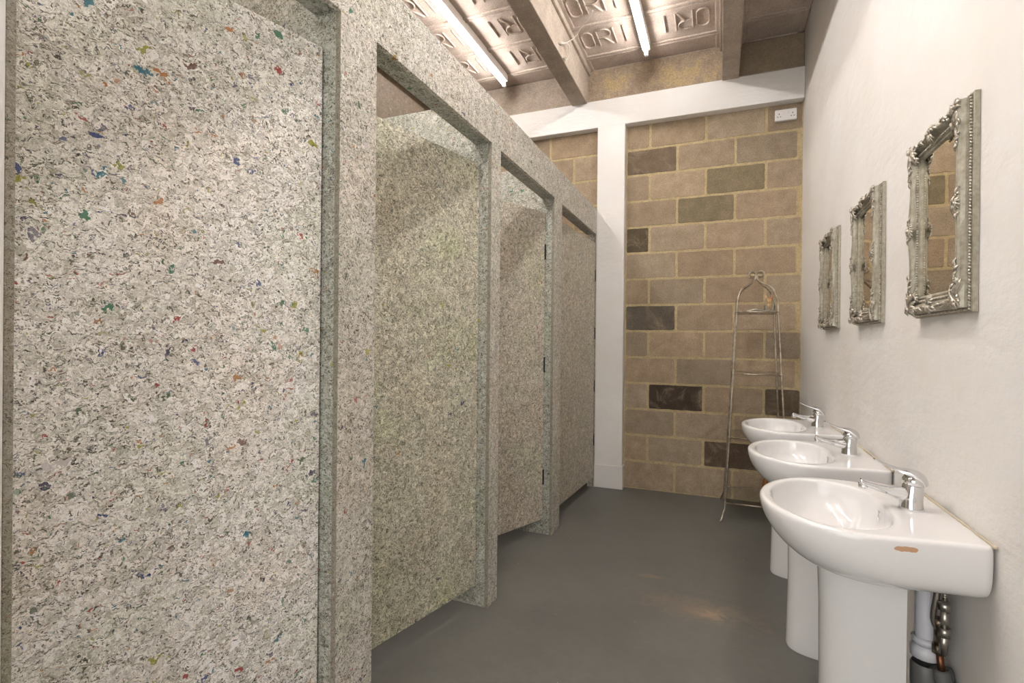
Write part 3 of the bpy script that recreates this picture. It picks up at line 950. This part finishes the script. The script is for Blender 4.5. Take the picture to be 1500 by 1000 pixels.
    # middle shells
    for (mx, my, out) in ((0, H/2-.022, PI/2), (0, -H/2+.022, -PI/2), (W/2-.022, 0, 0), (-W/2+.022, 0, PI)):
        c = MB()
        for k in range(7):
            leaf(c, mx-.010*math.cos(out), my-.010*math.sin(out), out+PI+(-1.2+.4*k), .026, .0045, .036)
        for k in range(5):
            leaf(c, mx, my, out+(-1.3+.65*k), .018, .0045, .036)
        tx, ty = -math.sin(out), math.cos(out)
        for sg in (-1, 1):
            curl(c, mx+tx*.022*sg, my+ty*.022*sg, .037, .0085, out, 1.1, sg, .003)
            leaf(c, mx+tx*.02*sg, my+ty*.02*sg, math.atan2(ty*sg, tx*sg), .024, .005, .035)
        c.ball(to3(mx, my, .040), .0075, .8, 1, 1, 8, 6)
        c.build('side_ornament', M_silver_orn, t)
    return t
mir = make_mirror()
mir['label'] = 'nearest and largest-looking of the three ornate silver framed mirrors, above the chipped sink'
mir.location = (-.001, -2.757, 1.357)
m2 = copy_tree(mir); m2.location = (-.001, -1.995, 1.357); m2['label'] = 'middle one of the three ornate silver framed mirrors on the white wall'
m3 = copy_tree(mir); m3.location = (-.001, -1.205, 1.357); m3['label'] = 'farthest ornate silver framed mirror, closest to the block wall'

# ------------------------------------------------------------------ double socket high on the block wall
sk = thing('double_socket', 'white double power socket high on the block wall in the corner', 'socket', (-.124, -.001, 3.058))
MB().bbox(-.076, .076, -.034, 0, -.0435, .0435, .005).build('face_plate', M_socket, sk)
for k in (-1, 1):
    h = MB(); x = .047*k
    h.box(x-.003, x+.003, -.0348, -.030, .004, .013); h.box(x-.014, x-.006, -.0348, -.030, -.016, -.011); h.box(x+.006, x+.014, -.0348, -.030, -.016, -.011)
    h.build('pin_holes', M_sock_hole, sk)
    MB().bbox(.016*k-.006, .016*k+.006, -.039, -.032, .008, .026, .002).build('rocker_switch', M_socket, sk)

# ------------------------------------------------------------------ metal shelf rack
rk = thing('shelf_rack', 'tall tapering metal shelf rack with scroll top in the corner by the block wall', 'shelf rack', (-.337, -.32, 0))
def leg_xy(z):
    # half width, half depth
    if z <= .12:
        s = (.12-z)/.12; return .201+.031*s**1.6, .225+.065*s**1.6
    s = (z-.12)/(1.50-.12)
    return .201+(.134-.201)*s, .225+(.150-.225)*s
top = [(1.50,1.0),(1.577,.97),(1.61,.92),(1.653,.81),(1.683,.635),(1.708,.35),(1.734,.13),(1.755,.05)]
for sx, sy in ((-1,-1),(1,-1),(-1,1),(1,1)):
    pts = [(sx*leg_xy(z)[0], sy*leg_xy(z)[1], max(z, .006)) for z in (.0, .02, .045, .07, .12, .5, 1.0, 1.45)]
    pts += [(sx*.134*k, sy*.150*k, z) for z, k in top]
    # outward scroll on top
    n = 18; cxs = .030
    for k in range(1, n+1):
        a = PI+.25-(2*PI*.98)*k/n*1.0
        q = .024*(1-.35*k/n)
        pts.append((sx*(.030+q*math.cos(a)), sy*(.030+q*math.cos(a))*.9, 1.782+q*math.sin(a)*1.0))
    pth = smoothstep_list(pts, 4)
    nn = len(pth)
    MB().tube(pth, [.0068 if i < nn*.55 else .0068-.0018*(i-nn*.55)/(nn*.45) for i in range(nn)], 10).build('leg', M_rack, rk)
MB().ball((0,0,1.757), .013, 1, 1, 1.3, 12, 8).build('finial', M_rack, rk)
for z in (1.50, 1.05, .59, .125):
    a, b = leg_xy(z); m = MB()
    for (p, q) in (((-a,-b),(a,-b)),((a,-b),(a,b)),((a,b),(-a,b)),((-a,b),(-a,-b))):
        m.tube([(*p, z), (*q, z)], .0055, 8)
    for sx in (-1,1):
        for sy in (-1,1): m.ball((sx*a, sy*b, z), .0115, 1, 1, .8, 10, 6)
    sh = m.build('shelf_frame', M_rack, rk)
    MB().bbox(-a+.007, a-.007, -b+.007, b-.007, z-.002, z+.004, .0008).build('glass_shelf', M_glass, sh)

RZ = 1.504
# folded paper on the top shelf
pm = MB(); nx, ny = 12, 8; vs = []; fs = []
for lay in range(2):
    for i in range(nx+1):
        for j in range(ny+1):
            u, v = i/nx, j/ny
            z = .002+.016*math.exp(-((u-.45)/.28)**2)*(.6+.4*math.sin(v*3))+.004*u
            vs.append((-.075+.15*u, -.05+.10*v, z+(.0016 if lay else 0)))
for lay in range(2):
    o_ = lay*(nx+1)*(ny+1)
    for i in range(nx):
        for j in range(ny):
            q = o_+i*(ny+1)+j; fs.append((q, q+ny+1, q+ny+2, q+1))
L_ = (nx+1)*(ny+1)
for i in range(nx):
    for j in (0, ny): q = i*(ny+1)+j; fs.append((q, q+ny+1, L_+q+ny+1, L_+q))
for j in range(ny):
    for i in (0, nx): q = i*(ny+1)+j; fs.append((q, q+1, L_+q+1, L_+q))
pm.add(vs, fs, True)
pp = pm.build('folded_paper', M_paper, loc=(-.345, -.36, RZ)); pp.rotation_euler = (0,0,.2)
tag(pp, 'crumpled white paper lying on the top shelf of the metal rack', 'paper')
# square glass holder with orange reeds
gh = thing('glass_holder', 'small square glass holder with orange dried sprigs on the top rack shelf', 'holder', (-.247, -.29, RZ))
g = MB(); g.bbox(-.033, .033, -.033, .033, .001, .006, .001)
for (a, b, c, d) in ((-.033,-.030,-.033,.033),(.030,.033,-.033,.033),(-.033,.033,-.033,-.030),(-.033,.033,.030,.033)):
    g.box(a, b, c, d, .004, .048)
g.build('cup', M_glass, gh)
rr = random.Random(2)
for k in range(7):
    a = k*2*PI/7; m = MB()
    tx, ty = .022*math.cos(a), .02*math.sin(a)
    m.tube(smoothstep_list([(tx*.2, ty*.2, .007), (-tx*.3, ty*.3, .05), (tx*.5, ty*.5, .09), (tx*1.3, ty, .125+.02*math.sin(k*2.1))], 4), interp_vals([.003,.0045,.0055,.001], 4), 6)
    m.build('sprig', M_reed, gh)
# amber vase low on the rack
va = thing('amber_vase', 'slim amber glass vase on the lowest shelf of the metal rack', 'vase', (-.265, -.37, .129))
MB().lathe([(.0,.001),(.036,.001),(.042,.012),(.040,.05),(.026,.10),(.014,.15),(.012,.20),(.018,.25),(.030,.285),(.028,.285),(.016,.25),(.010,.20),(.012,.15),(.024,.10),(.037,.05),(.038,.014),(.0,.008)], (0,0,0), 'z', 24).build('vase_body', M_amber, va)
for k in range(5):
    a = k*1.3
    MB().tube([(.003*math.cos(a), .003*math.sin(a), .02), (.006*math.cos(a), .006*math.sin(a), .22), (.02*math.cos(a), .016*math.sin(a), .31+.01*k)], .0022, 6).build('stem', M_reed, va)

# ------------------------------------------------------------------ world, camera
w = bpy.data.worlds.new('world'); S.world = w; w.use_nodes = True
w.node_tree.nodes['Background'].inputs[0].default_value = (1.0,.99,.97,1)
w.node_tree.nodes['Background'].inputs[1].default_value = .7

F_PX = 750.57; YAW = .3859; PITCH = -.0017; ROLL = .0096
f = Vector((-math.sin(YAW)*math.cos(PITCH), math.cos(YAW)*math.cos(PITCH), math.sin(PITCH)))
r = f.cross(Vector((0,0,1))).normalized(); u = r.cross(f)
r2 = r*math.cos(ROLL)+u*math.sin(ROLL); u2 = -r*math.sin(ROLL)+u*math.cos(ROLL)
cd = bpy.data.cameras.new('camera'); cam = bpy.data.objects.new('camera', cd); COL.objects.link(cam)
cd.sensor_width = 36; cd.lens = F_PX/1500*36; cd.clip_start = .05
M3 = Matrix((r2, u2, -f)).transposed().to_4x4()
M3.translation = Vector((-.5819, -4.5353, 1.2751))
cam.matrix_world = M3
S.camera = cam
S.view_settings.view_transform = 'Standard'; S.view_settings.look = 'None'
S.view_settings.exposure = 2.32; S.view_settings.gamma = 1; S.view_settings.use_curve_mapping = False
